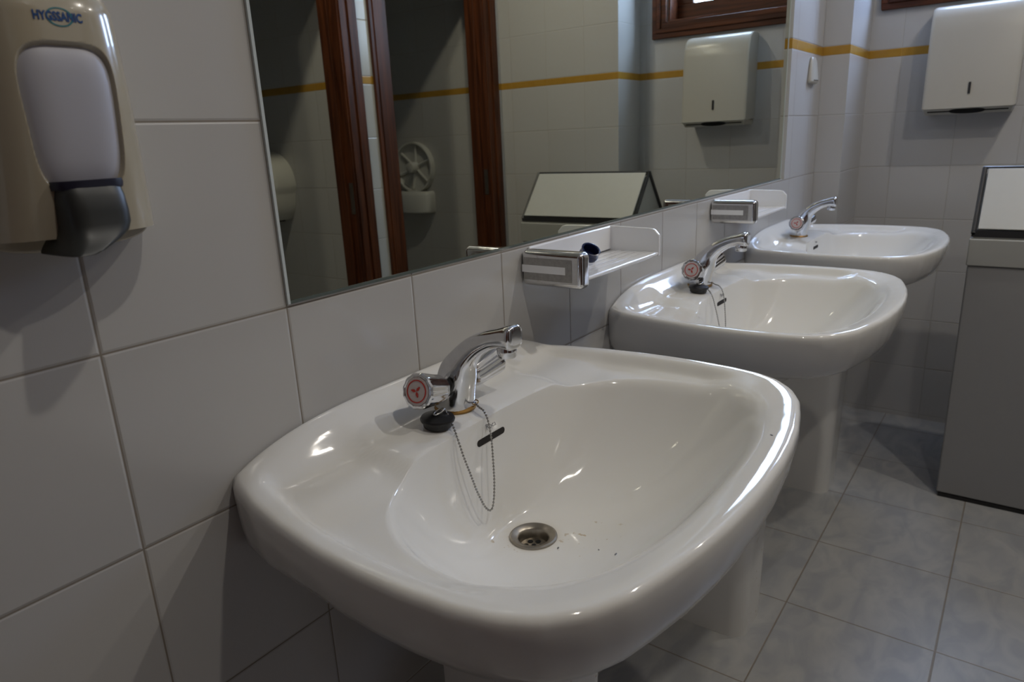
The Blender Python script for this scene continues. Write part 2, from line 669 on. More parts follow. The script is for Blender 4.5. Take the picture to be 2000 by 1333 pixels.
b = MB()
rect_frame(b, -0.020, 0.0, hw_+0.066, -0.062, hz+0.062, 0.022)
rect_frame(b, -0.026, 0.0, hw_+0.044, -0.040, hz+0.040, 0.018)
rect_frame(b, -0.016, 0.0, hw_+0.026, -0.022, hz+0.022, 0.024)
b.build('window_casing', M['woodh'], e, smooth=False, bevel=0.003, seg=2)
b = MB()
rect_frame(b, 0.0, 0.145, hw_, 0, hz, 0.012)
rect_frame(b, 0.085, 0.125, hw_-0.010, 0.010, hz-0.010, 0.072)
b.build('window_sash', M['woodh'], e, smooth=False, bevel=0.003, seg=2)
b = MB()
b.box(0.104, 0.110, -hw_+0.03, hw_-0.03, 0.07, hz-0.03)
b.build('window_pane', M['pane'], e, smooth=False)


# ------------------------------------------------------------------ lamps
def ceiling_lamp(x, y, watts, label, src=None):
    e = empty('ceiling_lamp', (x, y, H), label, 'ceiling lamp', 'round ceiling lamps')
    b = MB()
    b.lathe([(0.002, 0.0), (0.088, 0.0), (0.088, -0.012), (0.080, -0.020), (0.060, -0.022), (0.058, -0.006), (0.002, -0.006)], 48, cap0=False, cap1=False)
    b.build('housing', M['enamel'], e)
    b = MB()
    b.lathe([(0.056, -0.008), (0.052, -0.022), (0.035, -0.030), (0.002, -0.033)], 40, cap0=False)
    b.build('diffuser', M['lamp'], e)
    ld = bpy.data.lights.new('lamp_light', 'AREA')
    ld.shape = 'DISK'
    ld.size = 0.055
    ld.energy = watts
    ld.color = LAMP_COL
    lo = bpy.data.objects.new('lamp_light', ld)
    COL.objects.link(lo)
    lo.location = (0, 0, -0.037)
    lo.parent = e
    return e


ceiling_lamp(0.02, -1.02, LAMP_W[0], 'round ceiling lamp nearest the camera, out of the picture above')
ceiling_lamp(1.0, -1.15, LAMP_W[1], 'round ceiling lamp above the middle of the room')
ceiling_lamp(1.75, -1.05, LAMP_W[2], 'round ceiling lamp nearest the window wall')

# ------------------------------------------------------------------ mirror
e = empty('wall_mirror', (MX0, 0, MZ0), 'long frameless mirror above the tiled splashback, reflecting the cubicles', 'mirror')
L, HH = MX1-MX0, MZ1-MZ0
b = MB()
b.box(0.003, L-0.003, 0.0, 0.005, 0.003, HH-0.003)
o = b.build('glass', M['mirror'], e, smooth=False)
o.location = (0, -0.002, 0)
o.rotation_euler = (0, 0, MA)
b = MB()
# bevelled glass edges: pale sides, shade painted dark along top and bottom
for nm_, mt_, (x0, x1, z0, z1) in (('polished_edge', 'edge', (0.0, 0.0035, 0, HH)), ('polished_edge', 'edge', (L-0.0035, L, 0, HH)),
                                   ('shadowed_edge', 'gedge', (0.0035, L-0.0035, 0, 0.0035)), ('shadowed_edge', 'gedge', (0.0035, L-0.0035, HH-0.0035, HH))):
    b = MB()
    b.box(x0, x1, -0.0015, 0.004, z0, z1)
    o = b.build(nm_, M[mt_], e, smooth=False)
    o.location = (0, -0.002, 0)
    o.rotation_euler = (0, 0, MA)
b = MB()
b.box(0.002, L-0.002, 0.006, 0.012, 0.002, HH-0.002)
o = b.build('backing', M['plaster'], e, smooth=False)
o.location = (0, -0.002, 0)
o.rotation_euler = (0, 0, MA)

# ------------------------------------------------------------------ basins
OUT = [(0, -0.485), (0.05, -0.484), (0.10, -0.480), (0.15, -0.473), (0.20, -0.462), (0.24, -0.451), (0.275, -0.433), (0.302, -0.408),
       (0.318, -0.378), (0.327, -0.34), (0.332, -0.29), (0.333, -0.245), (0.331, -0.19), (0.322, -0.12), (0.311, -0.065), (0.298, -0.025), (0.292, 0.0)]
BWL = [(0, -0.446), (0.06, -0.445), (0.12, -0.440), (0.18, -0.427), (0.225, -0.408), (0.258, -0.380), (0.278, -0.345), (0.284, -0.30),
       (0.278, -0.25), (0.262, -0.208), (0.235, -0.172), (0.20, -0.148), (0.165, -0.136), (0.11, -0.130), (0.05, -0.1275), (0, -0.127)]
DR = (0.0, -0.19)
ZR = 0.850
ZD = 0.688


def sstep(x, a, b_):
    if a == b_:
        return 1.0 if x > a else 0.0
    t = max(0.0, min(1.0, (x-a)/(b_-a)))
    return t*t*(3-2*t)


def ray_poly(poly, th):
    """distance from the drain to a closed outline along direction th"""
    d = (cos(th), sin(th))
    best = None
    n = len(poly)
    for i in range(n):
        ax, ay = poly[i][0]-DR[0], poly[i][1]-DR[1]
        bx, by = poly[(i+1) % n][0]-DR[0], poly[(i+1) % n][1]-DR[1]
        ex, ey = bx-ax, by-ay
        den = d[0]*ey-d[1]*ex
        if abs(den) < 1e-12:
            continue
        t = (ax*ey-ay*ex)/den
        s = (ax*d[1]-ay*d[0])/den
        if t > 0 and -1e-9 <= s <= 1+1e-9 and (best is None or t > best):
            best = t
    return best


def mirror_poly(h):
    return [(-x, y) for x, y in h[::-1] if x > 1e-9] + h


def smoothed(poly, closed=True):
    pts = poly
    for _ in range(2):
        q = []
        n = len(pts)
        for i in range(n):
            a, c = pts[i], pts[(i+1) % n]
            q.append((0.75*a[0]+0.25*c[0], 0.75*a[1]+0.25*c[1]))
            q.append((0.25*a[0]+0.75*c[0], 0.25*a[1]+0.75*c[1]))
        pts = q
    return pts


BP = smoothed(mirror_poly(BWL))
OP = mirror_poly(OUT)


def smin(a, b_, k):
    h = max(0.0, min(1.0, 0.5+0.5*(b_-a)/k))
    return b_*(1-h)+a*h-k*h*(1-h)


def top_z(x, y, dist):
    """z of the deck: rim, raised lip along the wall, sunk soap wings either side of the tap"""
    ax = abs(x)
    lip = 0.036*(1-min(1, ax/0.292)**4)*sstep(y, -0.066, -0.004)
    wing = sstep(ax, 0.140, 0.180)*sstep(dist, 0.020, 0.040)*sstep(-y, 0.018, 0.050)*(1-sstep(-y, 0.30, 0.36))
    t = min(0.043, max(0.0, dist-0.008))
    fall = (0.24*t*t/0.028 if t < 0.014 else 0.24*(t-0.007))*(1-sstep(y, -0.16, -0.09))
    return ZR + lip - 0.011*wing - fall


def p_exp(th):
    """steepness of the bowl wall by direction: steep behind, easy in front"""
    s = sin(th)           # +1 towards the wall
    t = sstep(s, 0.1, 0.95)
    return 2.5 + t*3.0 - 0.25*sstep(-s, 0.3, 1.0)


def bowl_z(u, th):
    return ZR - 0.004 - (ZR-0.004-ZD)*(1-u**p_exp(th))


NT = 200
ths = [2*pi*i/NT + pi/NT for i in range(NT)]


def KS(th):
    """softness of the bowl edge: crisp at the back, rounder round the front"""
    return 0.007+0.009*(1-sstep(sin(th), -0.2, 0.5))


def make_basin_mesh():
    mb = MB()
    us = [0.0]
    data = []
    for th in ths:
        rb = ray_poly(BP, th)
        ro = ray_poly(OP, th)
        data.append((th, rb, ro))
    rings = []
    # inside the bowl: from the drain hole edge outwards
    for k in range(0, 46):
        t = k/45
        ring = []
        for th, rb, ro in data:
            r0 = 0.029
            # finer towards the rim
            tt = 1-(1-t)**1.6
            r = r0+(rb-r0)*tt
            x, y = DR[0]+r*cos(th), DR[1]+r*sin(th)
            dist = ro-r
            u = max(0.0, (r-r0)/(rb-r0))
            # slight fall to the drain
            z = smin(top_z(x, y, dist), bowl_z(u, th)+0.003*u, KS(th))
            ring.append((x, y, z))
        rings.append(ring)
    for k in range(1, 27):
        t = k/26
        tt = 1-(1-t)**1.3
        ring = []
        for th, rb, ro in data:
            R = 0.009 if sin(th) < 0.55 else 0.006
            r = rb+(ro-rb)*tt
            dist = ro-r
            x, y = DR[0]+r*cos(th), DR[1]+r*sin(th)
            u = 1+(r-rb)/max(rb-0.029, 0.02)
            zb = bowl_z(min(u, 1.6), th)+0.003
            z = smin(top_z(x, y, dist), zb, KS(th))
            if dist < R:
                z -= R-sqrt(max(0, R*R-(R-dist)**2))
            ring.append((x, y, z))
        rings.append(ring)
    last = rings[-1]
    # skirt and underside
    for e_, z_ in ((0.0, 0.832), (0.004, 0.812), (0.011, 0.790), (0.020, 0.773), (0.031, 0.764), (0.046, 0.757), (0.070, 0.749), (0.100, 0.740),
                   (0.125, 0.730), (0.160, 0.714), (0.190, 0.696), (0.215, 0.678), (0.235, 0.664)):
        kb = 1-max(0, e_-0.016)/0.333*0.9
        ring = []
        for (x, y, z) in last:
            w = 0.3+0.7*sstep(-y, 0, 0.16)
            ee = e_*w if e_ < 0.04 else e_*(w+(1-w)*min(1, (e_-0.04)/0.08))
            yy = -0.2+(y+0.2)*((1-e_/0.333) if y < -0.2 else kb)
            ring.append((x*(1-ee/0.333), min(yy, 0), z_))
        rings.append(ring)
    mb.loft(rings, cap0=False, cap1=True)
    return mb


def back_wall_y(z):
    """y of the steep rear bowl wall at x=0 and height z"""
    th = pi/2
    rb = ray_poly(BP, th)
    best = None
    for k in range(400):
        r = 0.029+(rb+0.01-0.029)*k/399
        u = (r-0.029)/(rb-0.029)
        zz = smin(ZR, bowl_z(u, th)+0.003*min(u, 1), 0.007)
        if zz <= z:
            best = r
    return DR[1]+best


def rr_section(hw, y0, y1, r, n=8):
    """rounded rectangle in xy, corners radius r at the front only"""
    pts = [(-hw, y1), (-hw, y0+r)]
    for i in range(n+1):
        a = pi + (pi/2)*i/n
        pts.append((-hw+r+r*cos(a), y0+r+r*sin(a)))
    for i in range(n+1):
        a = 1.5*pi + (pi/2)*i/n
        pts.append((hw-r+r*cos(a), y0+r+r*sin(a)))
    pts += [(hw, y0+r), (hw, y1)]
    return pts


def make_basin(name, loc, label, group):
    e = empty(name, loc, label, 'washbasin', group)
    o = make_basin_mesh().build('bowl', M['porcelain'], e, angle=60)
    # pedestal
    mb = MB()
    rings = []
    for z, hw, yf in ((0.0, 0.079, -0.234), (0.01, 0.079, -0.234), (0.30, 0.080, -0.240), (0.60, 0.086, -0.252), (0.6635, 0.089, -0.260)):
        rings.append([(x+0.014, y, z) for x, y in rr_section(hw, yf, -0.075, 0.040)])
    mb.loft(rings)
    p = mb.build('pedestal', M['porcelain'], e, angle=50)
    # waste: flange, cup and strainer plate with three holes
    mb = MB()
    dm = Matrix.Translation((DR[0], DR[1], ZD))
    mb.lathe([(0.0315, 0.0005), (0.0312, 0.0022), (0.029, 0.0030), (0.0215, 0.0005), (0.0195, -0.002), (0.0185, -0.010), (0.0180, -0.013), (0.002, -0.0135)], 48, dm, cap0=False)
    d = mb.build('waste_flange', M['steel'], e)
    mb = MB()
    for a in (0, 60, 120, 180, 240, 300):
        x, y = 0.0105*cos(radians(a)), 0.0105*sin(radians(a))
        mb.lathe([(0.0001, 0.0), (0.0036, 0.0), (0.0036, 0.0004), (0.0001, 0.0004)], 18, Matrix.Translation((DR[0]+x, DR[1]+y, ZD-0.0131)))
    mb.lathe([(0.0001, 0.0), (0.0030, 0.0), (0.0030, 0.0008), (0.0001, 0.0014)], 18, Matrix.Translation((DR[0], DR[1], ZD-0.0131)))
    mb.build('strainer_holes', M['black'], d)
    # overflow slot: dark stadium on the rear wall, painted shade of the hole
    mb = MB()
    zc, hh, hl = 0.816, 0.0045, 0.029
    ring = []
    n = 14
    for i in range(n+1):
        a = -pi/2+pi*i/n
        ring.append((hl-hh+hh*cos(a), zc+hh*sin(a)))
    for i in range(n+1):
        a = pi/2+pi*i/n
        ring.append((-hl+hh+hh*cos(a), zc+hh*sin(a)))
    lofts = []
    for off, k in ((0.002, 1.0), (-0.0006, 1.0)):
        lofts.append([(x, back_wall_y(z)+off, z) for x, z in ring])
    mb.loft(lofts)
    mb.build('overflow_slot', M['darkslot'], e)
    yb = back_wall_y(0.831)
    tm = Matrix.Translation((0.0, yb-0.0016, 0.8325)) @ Matrix.Rotation(radians(74), 4, 'X')
    text_mesh('maker_print', 'Roca', 0.010, M['greyprint'], e, tm, 0.0001)
    return e


BX = (0.19, 1.035, 1.868)
basin = make_basin('washbasin', (BX[0], -0.0005, 0), 'white pedestal washbasin nearest the camera, rusty specks round its drain', 'white washbasins along the mirror wall')
b2 = copy_tree(basin)
b2.location.x = BX[1]
b2['label'] = 'middle of the three white pedestal washbasins, between the two wall shelves'
b3 = copy_tree(basin)
b3.location.x = BX[2]
b3['label'] = 'farthest white pedestal washbasin, in the corner beyond the second shelf'

# dirt flecks lying in the near basin, each resting on the glaze
def surf_z(x, y):
    th = math.atan2(y-DR[1], x-DR[0])
    rb, ro = ray_poly(BP, th), ray_poly(OP, th)
    rr = math.hypot(x-DR[0], y-DR[1])
    dist = ro-rr
    u = max(0.0, (rr-0.029)/(rb-0.029)) if rr < rb else 1+(rr-rb)/max(rb-0.029, 0.02)
    z = smin(top_z(x, y, dist), bowl_z(min(u, 1.6), th)+0.003*min(u, 1), KS(th))
    R = 0.009
    if dist < R:
        z -= R-sqrt(max(0, R*R-(R-dist)**2))
    return z


for fx, fy, fl, fa in ((-0.006, -0.232, 0.0055, 0.3), (0.004, -0.285, 0.0035, 1.0), (-0.014, -0.318, 0.0065, 0.2), (0.113, -0.452, 0.0055, 0.9)):
    mb = MB()
    m_ = Matrix.Translation((fx, fy, surf_z(fx, fy)+0.0004)) @ Matrix.Rotation(fa, 4, 'Z') @ Matrix.Rotation(pi/2, 4, 'Y') @ Matrix.Diagonal((0.25, 0.8, 1, 1))
    mb.lathe([(0.0002, -fl*0.5), (fl*0.28, -fl*0.1), (fl*0.2, fl*0.2), (0.0002, fl*0.5)], 8, m_)
    mb.build('dirt_fleck', M['greyprint'], basin)

# ------------------------------------------------------------------ taps


def sect(c, t, hx, hn, n=28, e=2.4):
    """superellipse ring; c centre, t tangent in the yz plane, hx half width in x, hn half height"""
    t = Vector(t).normalized()
    nx = Vector((1, 0, 0))
    nn = nx.cross(t).normalized()
    r = []
    for j in range(n):
        a = 2*pi*j/n
        ca, sa = cos(a), sin(a)
        px = math.copysign(abs(ca)**(2/e), ca)*hx
        pn = math.copysign(abs(sa)**(2/e), sa)*hn
        r.append(Vector(c)+nx*px+nn*pn)
    return r


def make_tap(name, loc, label, group):
    e = empty(name, loc, label, 'tap', group)
    ctrl = [((0, 0, 0.003), 0.0255, 0.0250), ((0, -0.001, 0.014), 0.0252, 0.0255), ((0, -0.003, 0.030), 0.0240, 0.0260), ((0, -0.010, 0.052), 0.0205, 0.0245),
            ((0, -0.022, 0.072), 0.0155, 0.0180), ((0, -0.040, 0.089), 0.0135, 0.0145), ((0, -0.062, 0.101), 0.0130, 0.0125),
            ((0, -0.080, 0.1065), 0.0140, 0.0125), ((0, -0.095, 0.1090), 0.0158, 0.0148), ((0, -0.101, 0.1094), 0.0160, 0.0152), ((0, -0.1045, 0.1094), 0.0135, 0.0128), ((0, -0.1055, 0.1094), 0.0090, 0.0085)]
    cs = catmull([c for c, _, _ in ctrl], 5)
    hx = catmull([(a, 0, 0) for _, a, _ in ctrl], 5)
    hn = catmull([(a, 0, 0) for _, _, a in ctrl], 5)
    rings = []
    for i in range(len(cs)):
        t = (cs[min(i+1, len(cs)-1)]-cs[max(i-1, 0)])
        t.x = 0
        rings.append(sect(cs[i], t, hx[i].x, hn[i].x, e=2.3+1.1*i/len(cs)))
    mb = MB()
    mb.loft(rings)
    # aerator under the tip
    mb.build('spout_body', M['chrome'], e, bevel=0.002, seg=3, angle=50)
    mb = MB()
    mb.lathe([(0.0005, 0.086), (0.0085, 0.086), (0.0110, 0.0865), (0.0120, 0.088), (0.0124, 0.098), (0.010, 0.104)], 30, Matrix.Translation((0, -0.090, -0.003)) @ Matrix.Rotation(0, 4, 'X'))
    mb.build('aerator', M['chrome'], e)
    mb = MB()
    mb.lathe([(0.020, 0.0), (0.0275, 0.0), (0.0280, 0.0022), (0.0265, 0.0045), (0.020, 0.0045)], 40)
    mb.build('base_ring', M['brass'], e)
    for s in (-1, 1):
        d = Vector((s*0.93, -0.12, 0.26)).normalized()
        am = axis_mat((s*(0.014 if s < 0 else 0.008), -0.003, 0.032), d) @ Matrix.Diagonal((1.07, 1.07, 1.0, 1))
        mb = MB()
        mb.lathe([(0.0100, 0.0), (0.0110, 0.012), (0.0100, 0.020)], 30, am)
        mb.build('valve_neck', M['rubber'], e)
        mb = MB()
        mb.lathe([(0.0005, 0.020), (0.0135, 0.020), (0.0165, 0.0225), (0.0180, 0.029), (0.0192, 0.044), (0.0208, 0.058), (0.0214, 0.064), (0.0214, 0.0665),
                  (0.0200, 0.0690), (0.0175, 0.0695), (0.0165, 0.0685), (0.0005, 0.0685)], 72, am, cap0=False, cap1=False, flute=0.045, nfl=12)
        h = mb.build('handle', M['chrome'], e, angle=28)
        mb = MB()
        mb.lathe([(0.0160, 0.0683), (0.0160, 0.0694), (0.0005, 0.0700)], 40, am, cap0=False)
        mb.build('index_disc', M['disc'], h)
        mk = M['red'] if s < 0 else M['bluemark']
        mb = MB()
        mb.lathe([(0.0132, 0.0694), (0.0132, 0.0702), (0.0120, 0.0703), (0.0120, 0.0695)], 48, am, cap0=False, cap1=False)
        for k in range(3):
            a = radians(90+120*k)
            c0 = Vector((0, 0, 0.0700))
            u_ = Vector((cos(a), sin(a), 0))
            v_ = Vector((-sin(a), cos(a), 0))
            pts = [c0+u_*0.0004, c0+u_*0.003+v_*0.0017, c0+u_*0.0066+v_*0.0008, c0+u_*0.0072, c0+u_*0.0066-v_*0.0008, c0+u_*0.003-v_*0.0017]
            top = [am @ (p+Vector((0, 0, 0.0006))) for p in pts]
            bot = [am @ p for p in pts]
            mb.loft([bot, top])
        mb.build('index_mark', mk, h, smooth=False)
    return e


TY = -0.078
tap = make_tap('basin_tap', (BX[0]-0.008, TY, ZR), 'chrome two-handle tap on the nearest washbasin, red hot mark towards the camera', 'chrome basin taps')
t2 = copy_tree(tap)
t2.location = (BX[1]-0.003, TY, ZR)
t2['label'] = 'chrome two-handle tap on the middle washbasin'
t3 = copy_tree(tap)
t3.location = (BX[2]-0.012, TY, ZR)
t3['label'] = 'chrome two-handle tap on the farthest washbasin'


# ------------------------------------------------------------------ rubber plugs on ball chains
def make_plug(name, loc, label, group):
    e = empty(name, loc, label, 'sink plug', group)
    tilt = Matrix.Rotation(radians(4), 4, 'X')
    mb = MB()
    mb.lathe([(0.0005, 0.0), (0.0165, 0.0), (0.0178, 0.001), (0.0185, 0.0075), (0.0212, 0.0085), (0.0216, 0.0105), (0.0205, 0.0125), (0.012, 0.0150), (0.006, 0.0160), (0.0055, 0.0190), (0.0005, 0.0195)], 48, tilt)
    mb.build('stopper', M['rubber'], e)
    mb = MB()
    ring = [(0.0085*cos(a), 0.004*sin(a)-0.004, 0.0200+0.0015*cos(a)) for a in [2*pi*i/28 for i in range(29)]]
    mb.loft(tube(ring, 0.0009, 8))
    mb.build('pull_ring', M['chain'], e)
    # chain: local points are relative to the basin centre, shift them to the plug
    pts = [(0.004, -0.100, 0.859), (-0.002, -0.112, 0.8555), (-0.006, -0.124, 0.8530), (-0.010, -0.1335, 0.842), (-0.013, -0.1395, 0.820), (-0.017, -0.1435, 0.795),
           (-0.022, -0.1475, 0.765), (-0.030, -0.1510, 0.742), (-0.038, -0.1525, 0.7345), (-0.047, -0.1515, 0.742), (-0.056, -0.1480, 0.765),
           (-0.064, -0.1435, 0.797), (-0.069, -0.1395, 0.820), (-0.0705, -0.1330, 0.843), (-0.066, -0.124, 0.8535), (-0.060, -0.112, 0.862), (-0.058, -0.104, 0.871)]
    off = Vector((-0.068, -0.100, 0.8505))
    path = [p-off for p in catmull(pts, 24)]
    # walk at an even pitch
    beads = [path[0]]
    acc = 0
    pitch = 0.0042
    for a, c in zip(path, path[1:]):
        seg = (c-a).length
        while acc+seg >= pitch:
            t = (pitch-acc)/seg
            a = a.lerp(c, t)
            beads.append(a)
            seg = (c-a).length
            acc = 0
        acc += seg
    mb = MB()
    for p in beads:
        r = 0.00165
        rings = []
        for i in range(1, 5):
            ph = pi*i/5
            rings.append([(p.x+r*sin(ph)*cos(2*pi*j/7), p.y+r*sin(ph)*sin(2*pi*j/7), p.z+r*cos(ph)) for j in range(7)])
        mb.loft(rings)
    mb.loft(tube(path[::6], 0.0007, 5))
    mb.build('ball_chain', M['chain'], e)
    mb = MB()
    c = Vector((0.004, -0.1, 0.8575))-off
    ring = [c+Vector((0.0075*cos(a), 0.0055*sin(a)+0.001, 0.001*sin(a))) for a in [2*pi*i/28 for i in range(29)]]
    mb.loft(tube(ring, 0.0008, 8))
    mb.build('anchor_ring', M['brass'], e)
    return e


plug = make_plug('sink_plug', (BX[0]-0.068, -0.1005, 0.8505), 'black rubber plug with ball chain, lying on the nearest washbasin', 'rubber plugs on chains')
p2 = copy_tree(plug)
p2.location.x = BX[1]-0.068
p2['label'] = 'black rubber plug with ball chain, lying on the middle washbasin'


# ------------------------------------------------------------------ shelves
def make_shelf(name, loc, label, group, Ls):
    e = empty(name, loc, label, 'shelf', group)
    D = 0.107
    mb = MB()
    # floor of the tray with three faint ribs, back plate and far end plate
    mb.box(0.02, Ls, -D, -0.0005, 0.0, 0.007)
    mb.box(0.02, Ls, -0.007, -0.0005, 0.007, 0.052)
    mb.build('tray', M['shelf'], e, bevel=0.003, angle=50)
    mb = MB()
    prof = [(-D-0.001, -0.001), (-D-0.001, 0.038), (-D+0.009, 0.049), (-D+0.02, 0.051), (-0.0007, 0.053), (-0.0007, -0.001)]
    mb.loft([[(Ls-0.007, y, z) for y, z in prof], [(Ls+0.001, y, z) for y, z in prof]])
    mb.build('end_plate', M['shelf'], e, bevel=0.0022, angle=50)
    mb = MB()
    for k in range(4):
        y = -0.03-0.018*k
        mb.box(0.03, Ls-0.012, y-0.0012, y+0.0012, 0.0068, 0.0073)
    mb.build('ribs', M['shelf'], e, bevel=0.0002, angle=50)
    # chrome end block facing the camera
    mb = MB()
    mb.box(0.0, 0.028, -0.116, -0.0008, -0.008, 0.050)
    c = mb.build('end_block', M['chrome'], e, bevel=0.009, seg=6, angle=50)
    mb = MB()
    mb.box(-0.0006, 0.004, -0.098, -0.008, 0.0265, 0.0385)
    mb.box(-0.0006, 0.004, -0.098, -0.008, 0.0025, 0.0145)
    mb.box(-0.0006, 0.004, -0.098, -0.086, 0.0145, 0.0265)
    mb.build('worn_panel', M['dullchrome'], c, smooth=False)
    mb = MB()
    mb.box(-0.0009, 0.004, -0.086, -0.004, 0.0145, 0.0265)
    mb.build('white_strip', M['shelf'], c, smooth=False)
    return e


sh = make_shelf('wall_shelf', (0.450, -0.0, 0.965), 'small white shelf with chrome end block, between nearest and middle washbasins', 'small white shelves under the mirror', 0.302)
s2 = copy_tree(sh)
s2.location.x = 1.285
s2['label'] = 'small white shelf with chrome end block, between middle and farthest washbasins'

# navy cap on the shelf
e = empty('bottle_cap', (0.588, -0.050, 0.975), 'dark blue plastic ring cap lying tilted on the nearer shelf', 'cap')
mb = MB()
tm = axis_mat((0, 0, 0.0165), (-0.20, -0.50, 0.75))
mb.lathe([(0.0135, -0.0085), (0.0165, -0.0085), (0.0172, -0.006), (0.0172, -0.003), (0.0165, -0.002), (0.0165, 0.006), (0.0172, 0.007), (0.0172, 0.0085), (0.0150, 0.009), (0.0135, 0.0075), (0.0135, -0.0085)], 44, tm, cap0=False, cap1=False)
mb.build('ring_body', M['navy'], e)
mb = MB()
mb.lathe([(0.0005, -0.0085), (0.014, -0.0085), (0.014, -0.0065), (0.0005, -0.0065)], 36, tm)
mb.build('inner_base', M['navy'], e)


# ------------------------------------------------------------------ soap dispenser
def disp_w(z):      # half width at the wall, z measured up from the bottom
    t = z/0.205
    w_ = 0.0665-0.010*t
    if z > 0.165:
        q = min(1, (z-0.165)/0.042)
        w_ *= sqrt(max(0.0, 1-0.55*q*q))*(1-0.10*q)
    return w_


def disp_d(z):
    d = 0.060+0.014*sin(pi*min(1, z/0.20)*0.75)
    if z > 0.160:
        q = min(1, (z-0.160)/0.047)
        d *= sqrt(max(0.0, 1-0.9*q*q))
    return d


def in_window(x, z):
    zc, hz_, = 0.087, 0.053
    t = (z-zc)/hz_
    hx = 0.0325*(1+0.06*t)
    v = abs(x/hx)**4.0+abs(t)**4.5
    return v


def disp_pt(a, z):
    """a from 0 (right, wall) over pi/2 (front) to pi (left)"""
    W, D = disp_w(z), disp_d(z)
    ex = 2/3.0
    x = math.copysign(abs(cos(a))**ex, cos(a))*W
    y = -abs(sin(a))**(2/2.6)*D
    return x, y


e = empty('soap_dispenser', (-0.208, 0, 1.130), 'cream wall-mounted soap dispenser with lilac window and charcoal push lever', 'soap dispenser')
rings = []
zs = [0.205*(i/200) for i in range(201)]
for z in zs:
    ring = []
    for j in range(301):
        a = pi*j/300
        x, y = disp_pt(a, z)
        v = in_window(x, z)
        if sin(a) > 0.5:
            y += 0.0045*(1-sstep(v, 0.86, 1.12))
        ring.append((x, y, z))
    rings.append(ring)
mb = MB()
n = 301
vs = [p for r in rings for p in r]
fs = []
for i in range(len(rings)-1):
    for j in range(n-1):
        fs.append((i*n+j, i*n+j+1, (i+1)*n+j+1, (i+1)*n+j))
fs.append(tuple(range(n)))
fs.append(tuple((len(rings)-1)*n+j for j in range(n)))
mb.add(vs, fs)
mb.build('body', M['cream'], e, angle=40)
# window: bulging lilac insert
mb = MB()
vs, fs = [], []
nr, na = 14, 72
for i in range(nr+1):
    for j in range(na):
        a = 2*pi*j/na
        q = i/nr
        ca, sa = cos(a), sin(a)
        tt = math.copysign(abs(sa)**(2/4.5), sa)
        xx = math.copysign(abs(ca)**(2/4.0), ca)
        zc = 0.087+0.053*tt*q*0.985
        hx = 0.0325*(1+0.06*tt*q)
        x = xx*q*hx*0.985
        W, D = disp_w(zc), disp_d(zc)
        y = -D*(1-min(1, abs(x/W))**3.0)**(1/2.6)
        y += 0.0042*q**6 + 0.0005
        vs.append((x, y, zc))
for i in range(nr):
    for j in range(na):
        k = (j+1) % na
        fs.append((i*na+j, i*na+k, (i+1)*na+k, (i+1)*na+j))
mb.add(vs, fs)
mb.build('soap_window', M['soapwin'], e, angle=70)
# push lever: dark block with a lip swept forward
mb = MB()
rings = []
for z, xl, xr, yf in ((0.038, -0.025, 0.0245, -0.076), (0.030, -0.026, 0.0255, -0.080), (0.018, -0.026, 0.026, -0.082), (0.009, -0.026, 0.0255, -0.083),
                     (0.003, -0.027, 0.022, -0.085), (-0.002, -0.029, 0.014, -0.088), (-0.006, -0.032, 0.005, -0.091), (-0.0095, -0.034, -0.004, -0.094), (-0.0115, -0.034, -0.012, -0.095)):
    ring = []
    for j in range(25):
        a = pi*j/24
        x = (xl+xr)/2+math.copysign(abs(cos(a))**0.5, cos(a))*(xr-xl)/2
        y = -0.040+(yf+0.040)*abs(sin(a))**0.45
        ring.append((x, y, z))
    rings.append(ring)
mb.loft(rings)
lev = mb.build('push_lever', M['charcoal'], e, bevel=0.0015, seg=3, angle=45)
mb = MB()
rings = []
for z, k in ((0.036, 1.0), (0.0395, 1.03), (0.0425, 1.0)):
    ring = []
    for j in range(25):
        a = pi*j/24
        ring.append((math.copysign(abs(cos(a))**0.6, cos(a))*0.0275*k, -0.045-0.0315*abs(sin(a))**0.5, z))
    rings.append(ring)
mb.loft(rings)
mb.build('lever_collar', pmat('dark_violet_plastic', (0.008, 0.008, 0.022), 0.4), lev)
mb = MB()
mb.lathe([(0.002, 0), (0.006, 0), (0.0055, -0.004), (0.002, -0.004)], 20, Matrix.Translation((-0.006, -0.070, -0.004)))
mb.build('nozzle', M['black'], lev)
# rear plate with rounded foot
mb = MB()
ring = []
for j in range(31):
    a = pi+pi*j/30
    ring.append((math.copysign(abs(cos(a))**0.6, cos(a))*0.060, 0.012*sin(a)*abs(sin(a))**0-0.001))
ring += [(0.058, 0.02), (-0.058, 0.02)]
mb.loft([[(x, -0.0008, z) for x, z in ring], [(x, -0.024, z) for x, z in ring]])
mb.build('rear_plate', M['cream'], e, bevel=0.002, angle=50)


def curved_text(body, zc, size, mat, name, parent, width, shear=0.0):
    """text pressed on to the curved dispenser front"""
    cu = bpy.data.curves.new(name, 'FONT')
    cu.body = body
    cu.size = size
    cu.align_x = 'CENTER'
    cu.align_y = 'CENTER'
    cu.offset = size*0.035
    cu.resolution_u = 3
    tmp = bpy.data.objects.new(name+'_tmp', cu)
    COL.objects.link(tmp)
    bpy.context.view_layer.update()
    me = bpy.data.meshes.new_from_object(tmp.evaluated_get(bpy.context.evaluated_depsgraph_get()))
    bpy.data.objects.remove(tmp)
    xs = [v.co.x for v in me.vertices]
    k = width/(max(xs)-min(xs))
    for v in me.vertices:
        x, z = v.co.x*k, zc+v.co.y
        W, D = disp_w(z), disp_d(z)
        y = -D*(1-min(1, abs(x/W))**3.0)**(1/2.6)-0.0005
        v.co = (x, y, z)
    me.materials.clear()
    me.materials.append(mat)
    o = bpy.data.objects.new(name, me)
    COL.objects.link(o)
    o.parent = parent
    return o


